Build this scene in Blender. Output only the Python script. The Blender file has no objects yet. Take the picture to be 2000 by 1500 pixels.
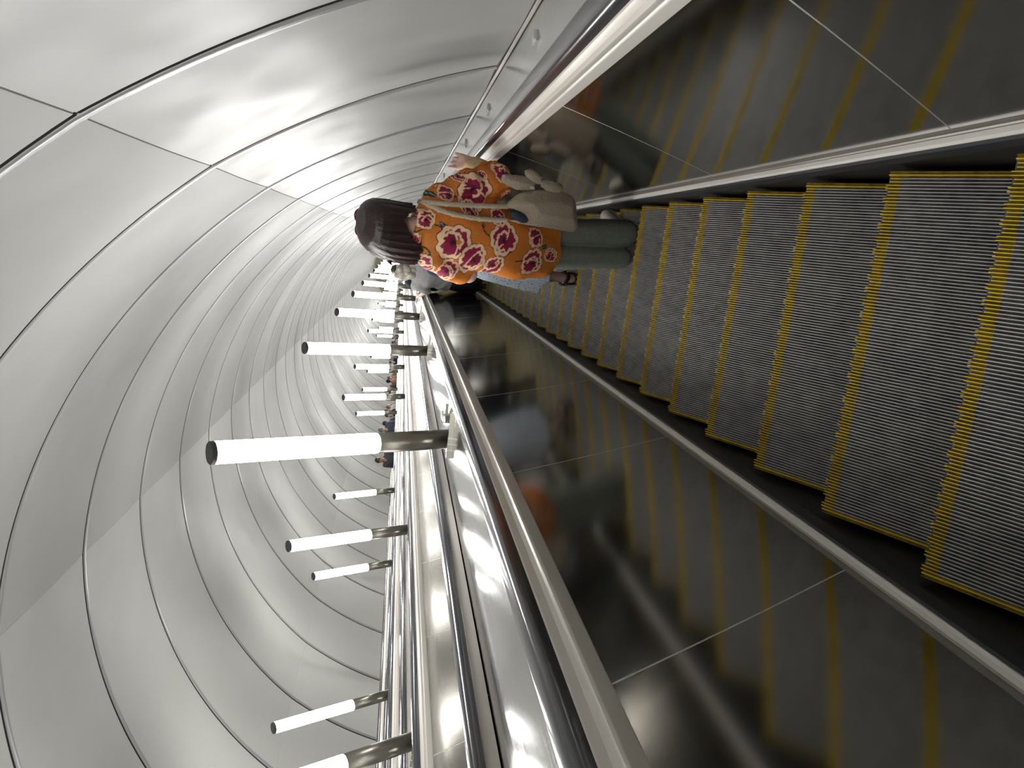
import bpy, bmesh, math, random
import numpy as np
from mathutils import Matrix, Vector

S = bpy.context.scene
COL = S.collection
C30, S30 = math.cos(math.pi / 6), 0.5

# ------------------------------------------------------------------ camera
# the phone was held sideways: the photograph lies on its side, world up is the left of the frame
cam_loc = np.array([0.145315, -0.738533, 1.957902])
YAW, PITCH, ROLL, FPX = 0.214447, 0.673677, -0.006942, 1506.73
def _axes():
    cy, sy, cp, sp = math.cos(YAW), math.sin(YAW), math.cos(PITCH), math.sin(PITCH)
    fwd = np.array([-sy * cp, cy * cp, -sp]); right = np.array([cy, sy, 0.0]); up = np.cross(right, fwd)
    cr, sr = math.cos(ROLL), math.sin(ROLL)
    return cr * right + sr * up, -sr * right + cr * up, fwd
_r, _u, _f = _axes()
cd = bpy.data.cameras.new('camera'); cam = bpy.data.objects.new('camera', cd); COL.objects.link(cam)
cd.sensor_width = 36.0; cd.lens = 36.0 * FPX / 2000.0; cd.clip_start = 0.02; cd.clip_end = 400
M = Matrix.Identity(4)
for i in range(3):
    M[i][0], M[i][1], M[i][2], M[i][3] = -_u[i], _r[i], -_f[i], cam_loc[i]
cam.matrix_world = M
S.camera = cam

# ------------------------------------------------------------------ world, exposure
w = bpy.data.worlds.new('world'); S.world = w; w.use_nodes = True
w.node_tree.nodes['Background'].inputs[0].default_value = (0.9, 0.95, 1.0, 1)
w.node_tree.nodes['Background'].inputs[1].default_value = 0.02
vs = S.view_settings
vs.view_transform = 'Standard'; vs.look = 'None'; vs.gamma = 1.0; vs.use_curve_mapping = False
vs.exposure = 0.22
LAMP_STRENGTH = 45.0
try:
    S.cycles.use_denoising = True
    S.cycles.max_bounces = 10; S.cycles.diffuse_bounces = 6; S.cycles.glossy_bounces = 5
    S.cycles.sample_clamp_indirect = 8.0
    S.cycles.use_light_tree = True
    S.cycles.caustics_reflective = False; S.cycles.caustics_refractive = False
except Exception:
    pass

# ------------------------------------------------------------------ helpers
def srgb(r, g, b):
    f = lambda c: (c / 255 / 12.92) if c / 255 <= 0.04045 else ((c / 255 + 0.055) / 1.055) ** 2.4
    return (f(r), f(g), f(b), 1.0)

def W(x, s, n):
    """escalator frame (across, down the slope, square to the slope) -> world"""
    return (x, s * C30 + n * S30, -s * S30 + n * C30)

def tag(o, label=None, cat=None, group=None, kind=None):
    if label: o['label'] = label
    if cat: o['category'] = cat
    if group: o['group'] = group
    if kind: o['kind'] = kind
    return o

def empty(name, loc=(0, 0, 0), rz=0.0, label=None, cat=None, group=None):
    o = bpy.data.objects.new(name, None); COL.objects.link(o)
    o.location = loc; o.rotation_euler = (0, 0, rz); o.empty_display_size = 0.1
    return tag(o, label, cat, group)

def link(name, me, parent=None, loc=None):
    o = bpy.data.objects.new(name, me); COL.objects.link(o)
    if parent: o.parent = parent
    if loc is not None: o.location = loc
    return o

def mesh(name, V, F, mats, smooth=False, mi=None):
    me = bpy.data.meshes.new(name)
    me.from_pydata([tuple(map(float, v)) for v in V], [], [tuple(map(int, f)) for f in F])
    for m in (mats if isinstance(mats, (list, tuple)) else [mats]): me.materials.append(m)
    if mi is not None: me.polygons.foreach_set('material_index', np.array(mi, dtype=np.int32))
    if smooth: me.polygons.foreach_set('use_smooth', np.ones(len(F), dtype=bool))
    me.update()
    return me

class MB:
    """collects boxes, tubes and extrusions into one mesh"""
    def __init__(s): s.V = []; s.F = []; s.mi = []
    def add(s, V, F, m=0):
        b = len(s.V); s.V += [tuple(v) for v in V]; s.F += [tuple(i + b for i in f) for f in F]; s.mi += [m] * len(F)
    def box(s, x0, x1, y0, y1, z0, z1, m=0, f=None):
        V = [(x, y, z) for z in (z0, z1) for y in (y0, y1) for x in (x0, x1)]
        if f: V = [f(*v) for v in V]
        s.add(V, [(0, 2, 3, 1), (4, 5, 7, 6), (0, 1, 5, 4), (2, 6, 7, 3), (0, 4, 6, 2), (1, 3, 7, 5)], m)
    def extrude(s, prof, s0, s1, closed=False, m=0, cap=True):
        """profile of (x, n) points along the slope"""
        n = len(prof)
        V = [W(x, s0, q) for x, q in prof] + [W(x, s1, q) for x, q in prof]
        F = [(i, (i + 1) % n, n + (i + 1) % n, n + i) for i in range(n if closed else n - 1)]
        s.add(V, F, m)
        if closed and cap: s.add(V, [tuple(range(n - 1, -1, -1)), tuple(range(n, 2 * n))], m)
    def tube(s, rings, seg=20, m=0, cap0=True, cap1=True):
        """vertical lathe: rings of (r, z)"""
        V = [(r * math.cos(2 * math.pi * i / seg), r * math.sin(2 * math.pi * i / seg), z) for r, z in rings for i in range(seg)]
        F = [(k * seg + i, k * seg + (i + 1) % seg, (k + 1) * seg + (i + 1) % seg, (k + 1) * seg + i) for k in range(len(rings) - 1) for i in range(seg)]
        if cap0: F.append(tuple(range(seg - 1, -1, -1)))
        if cap1: F.append(tuple((len(rings) - 1) * seg + i for i in range(seg)))
        s.add(V, F, m)
    def mesh(s, name, mats, smooth=False): return mesh(name, s.V, s.F, mats, smooth, s.mi)

def auto_smooth(o, ang=35):
    me = o.data
    me.polygons.foreach_set('use_smooth', np.ones(len(me.polygons), dtype=bool))
    bm = bmesh.new(); bm.from_mesh(me)
    a = math.radians(ang)
    for e in bm.edges:
        if len(e.link_faces) == 2 and e.calc_face_angle(0) > a: e.smooth = False
    bm.to_mesh(me); bm.free()
    return o

# ------------------------------------------------------------------ materials
class NT:
    def __init__(s, name):
        s.m = bpy.data.materials.new(name); s.m.use_nodes = True
        s.t = s.m.node_tree; s.b = s.t.nodes['Principled BSDF']
    def n(s, typ, **kw):
        nd = s.t.nodes.new(typ)
        for k, v in kw.items():
            if k[0] == 'i' and k[1:].isdigit(): nd.inputs[int(k[1:])].default_value = v
            else: setattr(nd, k, v)
        return nd
    def l(s, a, b): s.t.links.new(a, b)
    def base(s, col, rough=0.5, metal=0.0, spec=0.5, coat=0.0, aniso=None):
        s.b.inputs['Base Color'].default_value = col; s.b.inputs['Roughness'].default_value = rough
        s.b.inputs['Metallic'].default_value = metal; s.b.inputs['Specular IOR Level'].default_value = spec
        s.b.inputs['Coat Weight'].default_value = coat
        return s
    def coords(s, scale=(1, 1, 1), rot=(0, 0, 0)):
        tc = s.n('ShaderNodeTexCoord'); src = tc.outputs['Object']
        if any(rot):
            mr = s.n('ShaderNodeMapping'); mr.inputs['Rotation'].default_value = rot
            s.l(src, mr.inputs['Vector']); src = mr.outputs['Vector']
        mp = s.n('ShaderNodeMapping'); mp.inputs['Scale'].default_value = scale
        s.l(src, mp.inputs['Vector']); return mp.outputs['Vector']
    def noise(s, vec, scale, detail=2.0, rough=0.5):
        nd = s.n('ShaderNodeTexNoise'); nd.inputs['Scale'].default_value = scale
        nd.inputs['Detail'].default_value = detail; nd.inputs['Roughness'].default_value = rough
        if vec is not None: s.l(vec, nd.inputs['Vector'])
        return nd.outputs['Fac']
    def ramp(s, fac, stops):
        r = s.n('ShaderNodeValToRGB'); el = r.color_ramp.elements
        while len(el) < len(stops): el.new(0.5)
        for e, (p, c) in zip(el, stops): e.position = p; e.color = c
        s.l(fac, r.inputs['Fac']); return r.outputs['Color']
    def bump(s, h, strength, dist=0.01, prev=None):
        b = s.n('ShaderNodeBump'); b.inputs['Strength'].default_value = strength; b.inputs['Distance'].default_value = dist
        s.l(h, b.inputs['Height'])
        if prev is not None: s.l(prev, b.inputs['Normal'])
        s.l(b.outputs['Normal'], s.b.inputs['Normal']); return b.outputs['Normal']
    def maprange(s, v, a, b, c, d):
        r = s.n('ShaderNodeMapRange'); s.l(v, r.inputs[0])
        for i, q in enumerate((a, b, c, d)): r.inputs[1 + i].default_value = q
        return r.outputs[0]

TILT = (math.radians(30), 0, 0)     # turns object space so that Y runs down the slope
def simple(name, col, rough=0.5, metal=0.0, spec=0.5, coat=0.0): return NT(name).base(col, rough, metal, spec, coat).m

def mat_lining(name, al, r0, r1, spec, bs):
    t = NT(name).base((al, al, al * 0.975, 1), 0.5, 0.0, spec)
    v = t.coords((1, 1, 1), TILT)
    f = t.noise(v, 0.9, 3)
    t.l(t.ramp(f, [(0.3, (al * .97, al * .975, al * .93, 1)), (0.7, (al * 1.03, al * 1.035, al * .985, 1))]), t.b.inputs['Base Color'])
    t.l(t.maprange(t.noise(v, 2.3, 2), 0.3, 0.7, r0, r1), t.b.inputs['Roughness'])
    v2 = t.coords((1.4, 0.5, 1.4), TILT)
    t.bump(t.noise(v2, 1.6, 1.5), bs, 0.02)
    return t.m
def mat_steel(name, col, rough, wav=0.0, streak=0.0, seam=None, ws=1.3):
    t = NT(name).base(col, rough, 1.0)
    v = t.coords((1, 1, 1), TILT)
    nrm = None
    if wav: nrm = t.bump(t.noise(v, ws, 1.5), wav, 0.02)
    if streak:
        vs_ = t.coords((60, 0.6, 60), TILT)
        f = t.noise(vs_, 3.0, 3)
        t.l(t.maprange(f, 0.25, 0.75, max(0.02, rough - streak), rough + streak), t.b.inputs['Roughness'])
    if seam:
        step, ph = seam
        sx = t.n('ShaderNodeSeparateXYZ'); tc = t.n('ShaderNodeTexCoord'); t.l(tc.outputs['Object'], sx.inputs[0])
        a = t.n('ShaderNodeMath', operation='MULTIPLY_ADD', i1=1.0 / step, i2=-ph / step + 100.0); t.l(sx.outputs['Y'], a.inputs[0])
        fr = t.n('ShaderNodeMath', operation='FRACT'); t.l(a.outputs[0], fr.inputs[0])
        lt = t.n('ShaderNodeMath', operation='LESS_THAN', i1=0.004); t.l(fr.outputs[0], lt.inputs[0])
        mx = t.n('ShaderNodeMixRGB', i1=col, i2=(0.75, 0.73, 0.69, 1)); t.l(lt.outputs[0], mx.inputs[0])
        t.l(mx.outputs[0], t.b.inputs['Base Color'])
        if not streak: t.l(t.maprange(lt.outputs[0], 0, 1, rough, 0.55), t.b.inputs['Roughness'])
    return t.m
def mat_fabric(name, col, col2=None, rough=0.85, sc=60, bs=0.3, bd=0.004, fold=0.0):
    t = NT(name).base(col, rough, 0.0, 0.25)
    v = t.coords()
    c2 = col2 or tuple(c * 0.72 for c in col[:3]) + (1,)
    t.l(t.ramp(t.noise(v, sc, 4, 0.65), [(0.3, c2), (0.7, col)]), t.b.inputs['Base Color'])
    p = t.bump(t.noise(v, sc * 2.2, 3), bs, bd)
    if fold: t.bump(t.noise(t.coords((9, 9, 3.5)), 1.6, 3), fold, 0.03, p)
    return t.m

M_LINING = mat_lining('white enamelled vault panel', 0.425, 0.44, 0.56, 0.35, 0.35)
M_LINING_LOW = mat_lining('satin lower vault panel toned against lamplight', 0.345, 0.38, 0.52, 0.25, 0.6)  # base colour darkened to offset the strong light from the nearest lamp row
M_LINING_UP = mat_lining('matt upper vault panel toned against lamplight', 0.37, 0.5, 0.6, 0.2, 0.35)  # lamp falloff evened out in the colour: darker base on this band
M_RINGTRIM = simple('glossy ring trim', (0.28, 0.28, 0.275, 1), 0.28, 0.0, 0.5)
M_GAP = simple('dark joint', (0.03, 0.028, 0.026, 1), 0.8)
M_PANEL = mat_steel('balustrade steel panel', (0.47, 0.46, 0.44, 1), 0.105, wav=0.06, seam=(1.2, 0.16))
M_PANEL_R = mat_steel('balustrade steel panel right', (0.47, 0.46, 0.44, 1), 0.105, wav=0.06, seam=(1.2, 0.12))
M_DECK = mat_steel('polished steel deck', (0.60, 0.598, 0.59, 1), 0.15, wav=0.10, streak=0.07, ws=2.6)
M_SATIN = simple('satin alloy trim', (0.70, 0.665, 0.61, 1), 0.38, 0.25)
M_GUIDE = simple('taupe alloy recess', (0.34, 0.31, 0.28, 1), 0.4, 0.5)
M_SKIRTCAP = simple('bright skirt moulding', (0.90, 0.87, 0.82, 1), 0.4, 0.1)
M_RUBBER = simple('glossy black handrail', (0.10, 0.10, 0.11, 1), 0.16, 0.55, 0.8)
M_SKIRT = simple('black skirt', (0.008, 0.009, 0.011, 1), 0.42)
M_BRUSH = simple('dark slate skirt strip', (0.035, 0.037, 0.042, 1), 0.6)
def mat_tread(name, a, b, rough, metal):
    t = NT(name).base(a, rough, metal)
    v = t.coords((1, 1, 1))
    t.l(t.ramp(t.noise(v, 14, 5, 0.7), [(0.35, b), (0.65, a)]), t.b.inputs['Base Color']); return t.m
M_CLEAT = mat_tread('worn aluminium cleats', (0.74, 0.73, 0.715, 1), (0.58, 0.575, 0.565, 1), 0.42, 0.25)
M_GROOVE = mat_tread('dirty groove metal', (0.225, 0.215, 0.205, 1), (0.10, 0.098, 0.098, 1), 0.6, 0.1)
M_YEL = simple('yellow step edging', srgb(255, 222, 62), 0.42)
M_YEL2 = mat_tread('grimy yellow groove', srgb(166, 136, 22), srgb(92, 74, 16), 0.6, 0.0)
M_POLE = simple('brushed bronze steel pole', (0.25, 0.235, 0.205, 1), 0.34, 0.9)
M_CAP = simple('dark lamp cap', (0.07, 0.07, 0.066, 1), 0.5, 0.3)
def mat_emit(name, col, st):
    m = bpy.data.materials.new(name); m.use_nodes = True; b = m.node_tree.nodes['Principled BSDF']
    b.inputs['Base Color'].default_value = (0.8, 0.8, 0.8, 1)
    b.inputs['Emission Color'].default_value = col; b.inputs['Emission Strength'].default_value = st
    return m
M_LAMP = mat_emit('lit opal tube', (1.0, 0.985, 0.96, 1), LAMP_STRENGTH)
M_HALL = simple('olive hall plaster', srgb(150, 145, 122), 0.7)
M_FLOOR = simple('dark underfloor', (0.02, 0.02, 0.02, 1), 0.9)
M_WHITE = simple('white tag', (0.75, 0.72, 0.68, 1), 0.7)

# ------------------------------------------------------------------ layout constants
PITCH_S = 0.4 / C30            # step pitch along the slope
HSTEP = 0.4 * math.tan(math.pi / 6)
S_TOP, S_BOT = -20.0, 88.5
ESC_X = [0.0, -2.1667, -4.3333, -6.5]
DECK_X = [-1.0833, -3.25, -5.4167]
TX, TN, TR = -3.25, -0.516, 4.617  # tunnel circle in the cross-section
RING0, RINGD = 0.972, 1.689

# ------------------------------------------------------------------ tunnel shell
def lining_radius(th):
    d = math.degrees(th); k = (d - 38.0) / 52.4; t = k - math.floor(k)
    return TR - 0.035 * (1 - (2 * t - 1) ** 2)
def build_lining():
    th0, th1, nt = math.radians(9), math.radians(171), 108
    ths = sorted(set([th0 + (th1 - th0) * i / nt for i in range(nt + 1)] + [math.radians(a) + e for a in (38.0, 90.4, 142.8) for e in (-0.0012, -0.0004, 0.0004, 0.0012)]))
    seams = [math.radians(a) for a in (38.0, 90.4, 142.8)]
    rows = []
    k0 = int(math.floor((S_TOP - RING0) / RINGD)); k1 = int(math.ceil((S_BOT - RING0) / RINGD))
    prof = [(0.0, 0.05), (0.03, 0.05), (0.03, 0.002), (0.105, 0.0)] + [(0.105 + (RINGD - 0.105) * i / 6.0, -0.008 * math.sin(math.pi * i / 6.0)) for i in range(1, 6)] + [(RINGD - 0.001, 0.0)]
    for k in range(k0, k1):
        for ds, dr in prof: rows.append((RING0 + k * RINGD + ds - 0.015, dr))
    V = []; F = []; n = len(ths)
    for s, dr in rows:
        for th in ths:
            r = lining_radius(th) + dr + (0.004 if min(abs(th - q) for q in seams) < 0.001 else 0)
            V.append(W(TX + r * math.cos(th), s, TN + r * math.sin(th)))
    mi = []
    for a in range(len(rows) - 1):
        for i in range(n - 1):
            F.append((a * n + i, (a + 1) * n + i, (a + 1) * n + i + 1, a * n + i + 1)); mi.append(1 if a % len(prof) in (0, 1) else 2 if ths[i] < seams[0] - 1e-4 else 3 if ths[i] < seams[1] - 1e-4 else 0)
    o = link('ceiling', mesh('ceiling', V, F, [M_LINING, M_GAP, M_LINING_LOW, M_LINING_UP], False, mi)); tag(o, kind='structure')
    auto_smooth(o, 8)
    return k0, k1
k0, k1 = build_lining()

def ring_trim():
    """bright bent flange just past each joint"""
    nt = 96; V = []; F = []
    prof = [(0.031, 0.012), (0.032, 0.000), (0.040, -0.006), (0.055, -0.004), (0.070, -0.007), (0.088, -0.003), (0.098, 0.008)]
    n = len(prof)
    for i in range(nt + 1):
        th = math.radians(10) + math.radians(160) * i / nt
        for ds, dr in prof:
            r = lining_radius(th) + dr
            x, s, q = TX + r * math.cos(th), ds, TN + r * math.sin(th)
            V.append(W(x, s, q))
    for i in range(nt):
        for j in range(n - 1): F.append((i * n + j, (i + 1) * n + j, (i + 1) * n + j + 1, i * n + j + 1))
    return mesh('trim', V, F, M_RINGTRIM, True)
trim_me = ring_trim()
for i, k in enumerate(range(k0, k1)):
    o = link('trim_%d' % (i + 1), trim_me); o.location = W(0, RING0 + k * RINGD - 0.015, 0); tag(o, kind='structure')

# underfloor, end walls and the lower hall
m = MB(); m.extrude([(1.4, -0.75), (-8.0, -0.75)], S_TOP, S_BOT); tag(link('floor', m.mesh('floor', M_FLOOR)), kind='structure')
def disc_wall(name, s, mat, r=5.2):
    V = [W(TX + r * math.cos(a), s, TN + r * math.sin(a)) for a in [2 * math.pi * i / 48 for i in range(48)]]
    tag(link(name, mesh(name, V, [tuple(range(48))], mat)), kind='structure')
disc_wall('wall_top', S_TOP - 0.02, M_LINING)
end = W(TX, S_BOT, 0)
m = MB()
y0, z0 = end[1] - 2.5, end[2]
m.add([(-12, y0 + 12, z0 - 3), (6, y0 + 12, z0 - 3), (6, y0 + 12, z0 + 9), (-12, y0 + 12, z0 + 9)], [(0, 1, 2, 3)])
tag(link('wall_hall', m.mesh('wall_hall', M_HALL)), kind='structure')
m = MB(); m.add([(-12, y0, z0 - 1.0), (6, y0, z0 - 1.0), (6, y0 + 12, z0 - 1.0), (-12, y0 + 12, z0 - 1.0)], [(0, 1, 2, 3)])
tag(link('floor_hall', m.mesh('floor_hall', M_HALL)), kind='structure')
m = MB(); m.add([(-12, y0 - 1, z0 + 9), (6, y0 - 1, z0 + 9), (6, y0 + 12, z0 + 9), (-12, y0 + 12, z0 + 9)], [(0, 1, 2, 3)])
tag(link('ceiling_hall', m.mesh('ceiling_hall', M_HALL)), kind='structure')

hl = empty('hall_fill_light', (-3.0, y0 + 6, z0 + 8.55), 0, 'unseen ceiling panel added to light the olive hall at the tunnel end', 'lamp')  # out of sight, added so the hall wall is lit
m = MB(); m.box(-3, 3, -2, 2, 0, 0.05); link('panel', m.mesh('panel', mat_emit('hall fill panel', (1, 0.97, 0.9, 1), 9.0)), hl)
m = MB(); m.box(-3.1, 3.1, -2.1, 2.1, 0.05, 0.4); link('housing', m.mesh('housing', M_CAP), hl)

# ------------------------------------------------------------------ escalators
def step_meshes():
    """one step: origin in the middle of its front top edge, tread runs back to -Y"""
    st = MB(); ye = MB()
    half, ncl = 0.488, 108
    pitch = 2 * half / ncl
    st.box(-0.505, 0.505, -0.398, -0.004, -0.03, -0.011, 1)
    # riser: a curved grooved skirt under the nosing
    rz = [(-0.006, -0.012), (-0.012, -0.08), (-0.03, -0.15), (-0.06, -0.24)]
    V = [(x, y, z) for y, z in rz for x in (-0.505, 0.505)]
    st.add(V, [(2 * i, 2 * i + 1, 2 * i + 3, 2 * i + 2) for i in range(3)], 1)
    for i in range(ncl):
        xc = -half + (i + 0.5) * pitch; hw = 0.00135
        fr = -0.002 if (i % 4) in (0, 1) else -0.011
        def cleat(mb, ya, yb, mt, ms):
            mb.add([(xc - hw, ya, 0), (xc + hw, ya, 0), (xc + hw, yb, 0), (xc - hw, yb, 0), (xc - hw - .0006, ya, -0.0112), (xc + hw + .0006, ya, -0.0112), (xc + hw + .0006, yb, -0.0112), (xc - hw - .0006, yb, -0.0112)],
                   [(0, 1, 2, 3)], mt)
            b = [(xc - hw, ya, 0), (xc + hw, ya, 0), (xc + hw, yb, 0), (xc - hw, yb, 0), (xc - hw - .0006, ya, -0.0112), (xc + hw + .0006, ya, -0.0112), (xc + hw + .0006, yb, -0.0112), (xc - hw - .0006, yb, -0.0112)]
            mb.add(b, [(3, 2, 6, 7), (1, 5, 6, 2), (0, 3, 7, 4), (0, 4, 5, 1)], ms)
        cleat(st, -0.398, -0.040, 0, 1)
        cleat(ye, -0.040, fr, 0, 1)
        # grooved yellow bed of the demarcation comb
        ye.box(xc - pitch / 2, xc + pitch / 2, -0.040, fr - 0.004, -0.0125, -0.0085, 1)
    for sx in (-1, 1):
        xa, xb = (0.489, 0.506) if sx > 0 else (-0.506, -0.489)
        ye.box(xa, xb, -0.398, -0.004, -0.020, -0.009, 1)
        for off in (0.005, 0.0135):
            x = sx * (0.489 + off); ye.box(x - .0013, x + .0013, -0.398, -0.004, -0.012, -0.003, 0 if off < 0.01 else 1)
    return st.mesh('step', [M_CLEAT, M_GROOVE]), ye.mesh('yellow_edging', [M_YEL, M_YEL2])
STEP_ME, EDGE_ME = step_meshes()

def rail_profile(cx, cn, w, h, seg=14):
    pts = []
    for i in range(seg + 1):          # top: a flattened arch
        a = math.pi * i / seg
        pts.append((cx + w / 2 * math.copysign(abs(math.cos(a)) ** 0.6, math.cos(a)), cn + h * abs(math.sin(a)) ** 0.7))
    pts += [(cx - w / 2, cn - 0.012), (cx - w / 2 + 0.012, cn - 0.02), (cx + w / 2 - 0.012, cn - 0.02), (cx + w / 2, cn - 0.012)]
    return pts

def build_escalator(idx, label):
    ex = ESC_X[idx]
    root = empty('escalator', W(ex, 0, 0), 0, label, 'escalator', 'escalators side by side in the tunnel')
    L = root.location
    def part(name, mb, mats, smooth=False, auto=None):
        me = mb.mesh(name, mats, smooth); o = link(name, me, root); o.location = -Vector(L)
        if auto: auto_smooth(o, auto)
        return o
    for sg in (-1, 1):
        X = lambda p: [(ex + sg * x, n) for x, n in (p if sg < 0 else p[::-1])]
        m = MB(); m.extrude(X([(0.5205, 0.05), (0.5205, -0.5)]), S_TOP, S_BOT); part('skirt', m, M_SKIRT)
        m = MB(); m.extrude(X([(0.5200, 0.082), (0.513, 0.080), (0.513, 0.026), (0.5200, 0.024)]), S_TOP, S_BOT); part('skirt_strip', m, M_BRUSH)
        m = MB(); m.extrude(X([(0.551, 0.112), (0.5500, 0.109), (0.549, 0.100), (0.5475, 0.091), (0.5425, 0.0885)]), S_TOP, S_BOT, m=1)
        m.extrude(X([(0.5425, 0.0885), (0.540, 0.092), (0.528, 0.0905), (0.5215, 0.085), (0.5205, 0.076)]), S_TOP, S_BOT, m=0)
        part('skirt_moulding', m, [M_SKIRTCAP, M_GUIDE], auto=20)
        m = MB()
        ns = [0.10 + (0.842 - 0.10) * i / 6 for i in range(7)]
        m.extrude(X([(0.5495 + 0.0975 * i / 6 + 0.004 * math.sin(math.pi * i / 6), n) for i, n in enumerate(ns)][::-1]), S_TOP, S_BOT); part('inner_panel', m, M_PANEL if sg < 0 else M_PANEL_R, True)
        m = MB()
        m.extrude(X([(0.692, 0.925), (0.688, 0.919), (0.679, 0.912), (0.676, 0.905), (0.673, 0.893), (0.664, 0.884), (0.655, 0.882), (0.650, 0.8855), (0.646, 0.885), (0.6435, 0.881), (0.643, 0.876), (0.6445, 0.845), (0.648, 0.840), (0.66, 0.840)]), S_TOP, S_BOT)
        m.extrude(X([(0.757, 0.865), (0.757, 0.915), (0.745, 0.925)]), S_TOP, S_BOT)
        part('rail_guide', m, M_SATIN, auto=28)
        m = MB(); m.extrude([(ex + sg * x, n) for x, n in rail_profile(0.724, 0.926, 0.082, 0.032)], S_TOP, S_BOT, closed=True)
        part('handrail', m, M_RUBBER, auto=40)
    if idx == 0:
        for k in range(-4, 92):
            o = link('step', STEP_ME, root); o.location = Vector((ex, k * 0.4, -k * HSTEP)) - L
            e = link('yellow_edging', EDGE_ME, o)
    else:
        m = MB()
        for k in range(-20, 190):
            y, z = k * 0.4, -k * HSTEP
            m.box(ex - 0.5, ex + 0.5, y - 0.398, y - 0.05, z - 0.03, z, 0); m.box(ex - 0.5, ex + 0.5, y - 0.05, y, z - 0.2, z, 1)
        o = part('step_belt', m, [M_GROOVE, M_YEL2])
    return root
ESC = [build_escalator(0, 'near escalator going down ahead, its yellow-edged grooved steps in full view'),
       build_escalator(1, 'empty escalator just left of the viewer\'s escalator, beyond the nearest row of lamps'),
       build_escalator(2, 'escalator between the middle and the farthest row of lamps'),
       build_escalator(3, 'farthest escalator along the left tunnel wall, carrying a line of people')]

# ------------------------------------------------------------------ decks between the balustrades
def build_deck(cx, name_label):
    hw = 0.329
    prof = [(cx + hw * t, 0.858 + 0.032 * (1 - abs(t) ** 2.4)) for t in [1 - i / 12 for i in range(25)]]
    m = MB(); m.extrude(prof, S_TOP, S_BOT)
    o = link('balustrade_deck', m.mesh('balustrade_deck', M_DECK, True)); o.data.name = 'deck'
    tag(o, name_label, 'escalator deck'); return o
build_deck(DECK_X[0], 'polished steel deck with the nearest lamp row, left of the near handrail')
build_deck(DECK_X[1], 'polished steel deck under the middle lamp row')
build_deck(DECK_X[2], 'polished steel deck under the farthest lamp row, in front of the riding people')
m = MB(); m.extrude([(1.094, 0.898), (0.757, 0.862)], S_TOP, S_BOT)
tag(link('balustrade_deck', m.mesh('deck', mat_steel('pale satin deck', (0.70, 0.695, 0.665, 1), 0.20, wav=0.10, streak=0.06))), 'pale flat deck with small studs between the right handrail and the tunnel wall', 'escalator deck')
m = MB(); m.extrude([(-7.257, 0.862), (-7.585, 0.88)], S_TOP, S_BOT)
tag(link('balustrade_deck', m.mesh('deck', M_DECK)), 'narrow deck at the foot of the left tunnel wall behind the riding people', 'escalator deck')
# wall base moulding
for i, (sg, x) in enumerate(((1, 1.092), (-1, -7.592))):
    q = -sg
    p = [(x + q * 0.004, 0.885), (x + q * 0.004, 0.900), (x, 0.916)]
    p2 = [(x, 0.916), (x + sg * 0.006, 0.922), (x + sg * 0.014, 0.945)]
    if sg < 0: p, p2 = p, p2
    m.extrude(p, S_TOP, S_BOT, m=0); m.extrude(p2, S_TOP, S_BOT, m=1)
    tag(link('baseboard_right' if sg > 0 else 'baseboard_left', m.mesh('baseboard', [M_SATIN, simple('grey shadow joint', (0.09, 0.088, 0.086, 1), 0.6)])), kind='structure')

# ------------------------------------------------------------------ lamps
def lamp_meshes():
    m = MB(); m.tube([(0.062, 0.0), (0.062, 0.54)], 28)
    m.V = [(x, y, z if z > 0.1 else 0.0025 - y * math.tan(math.pi / 6)) for x, y, z in m.V]   # foot cut to the slope
    pole = m.mesh('pole', M_POLE, True)
    m = MB(); m.tube([(0.058, 0.53), (0.0615, 0.541), (0.0615, 1.495), (0.058, 1.50)], 28); tube = m.mesh('light_tube', M_LAMP, True)
    m = MB(); m.tube([(0.0625, 1.499), (0.0625, 1.522), (0.058, 1.526)], 28); cap = m.mesh('cap', M_CAP)
    return pole, tube, cap
POLE, TUBE, CAP = lamp_meshes()
ORD = ['nearest', 'second', 'third', 'fourth', 'fifth', 'sixth', 'seventh', 'eighth']
ROWN = ['nearest row', 'middle row', 'farthest row']
ROWS = ['lamps of the nearest row', 'lamps of the middle row', 'lamps of the farthest row']
for r, x in enumerate(DECK_X):
    for k in range(-5, 22):
        s = 3.24 + 4.0 * k
        if s > S_BOT - 1: continue
        # which lamp of the row is the first one whole or partly in the frame
        first = [0, 0, 1][r]
        j = k - first
        if j < 0: lab = 'white tube lamp of the %s, outside the view beside the viewer' % ROWN[r]
        elif j < 6: lab = '%s white tube lamp of the %s of deck lamps' % (ORD[j] if j else 'closest', ROWN[r])
        else: lab = 'small distant white tube lamp near the tunnel end, %s' % ROWN[r]
        t = empty('tube_lamp', W(x, s, 0.890), 0, lab, 'lamp', ROWS[r])
        for nm, me in (('pole', POLE), ('light_tube', TUBE), ('cap', CAP)): link(nm, me, t)

# transverse bars at the lamp feet, studs and a loudspeaker
def bar_mesh():
    m = MB()
    for a, b, mt in ((-0.145, 0.01, 0), (0.01, 0.022, 1), (0.022, 0.05, 0), (0.05, 0.058, 1), (0.058, 0.09, 0), (0.09, 0.097, 1), (0.097, 0.145, 0)):
        m.box(-b, -a, -0.012, 0.012, 0.0, 0.032, mt)
    return m.mesh('slide_guard', [M_POLE, M_SATIN])
BAR = bar_mesh()
for r, x in enumerate(DECK_X[:2]):
    for k in range(0, 10):
        o = link('slide_guard', BAR); o.location = W(x + 0.06, 3.24 + 4.0 * k - 0.16, 0.889); o.rotation_euler = (-math.pi / 6, 0, 0)
        lab = ('steel bar across deck at foot of the %s lamp, nearest row' % (ORD[k] if k else 'closest')) if r == 0 and k < 5 else \
              ('tiny distant steel bar across deck at lamp foot, nearest row' if r == 0 else 'steel bar across deck at a lamp foot of the middle row')
        tag(o, lab, 'deck guard', 'slide guards on the decks')
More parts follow.
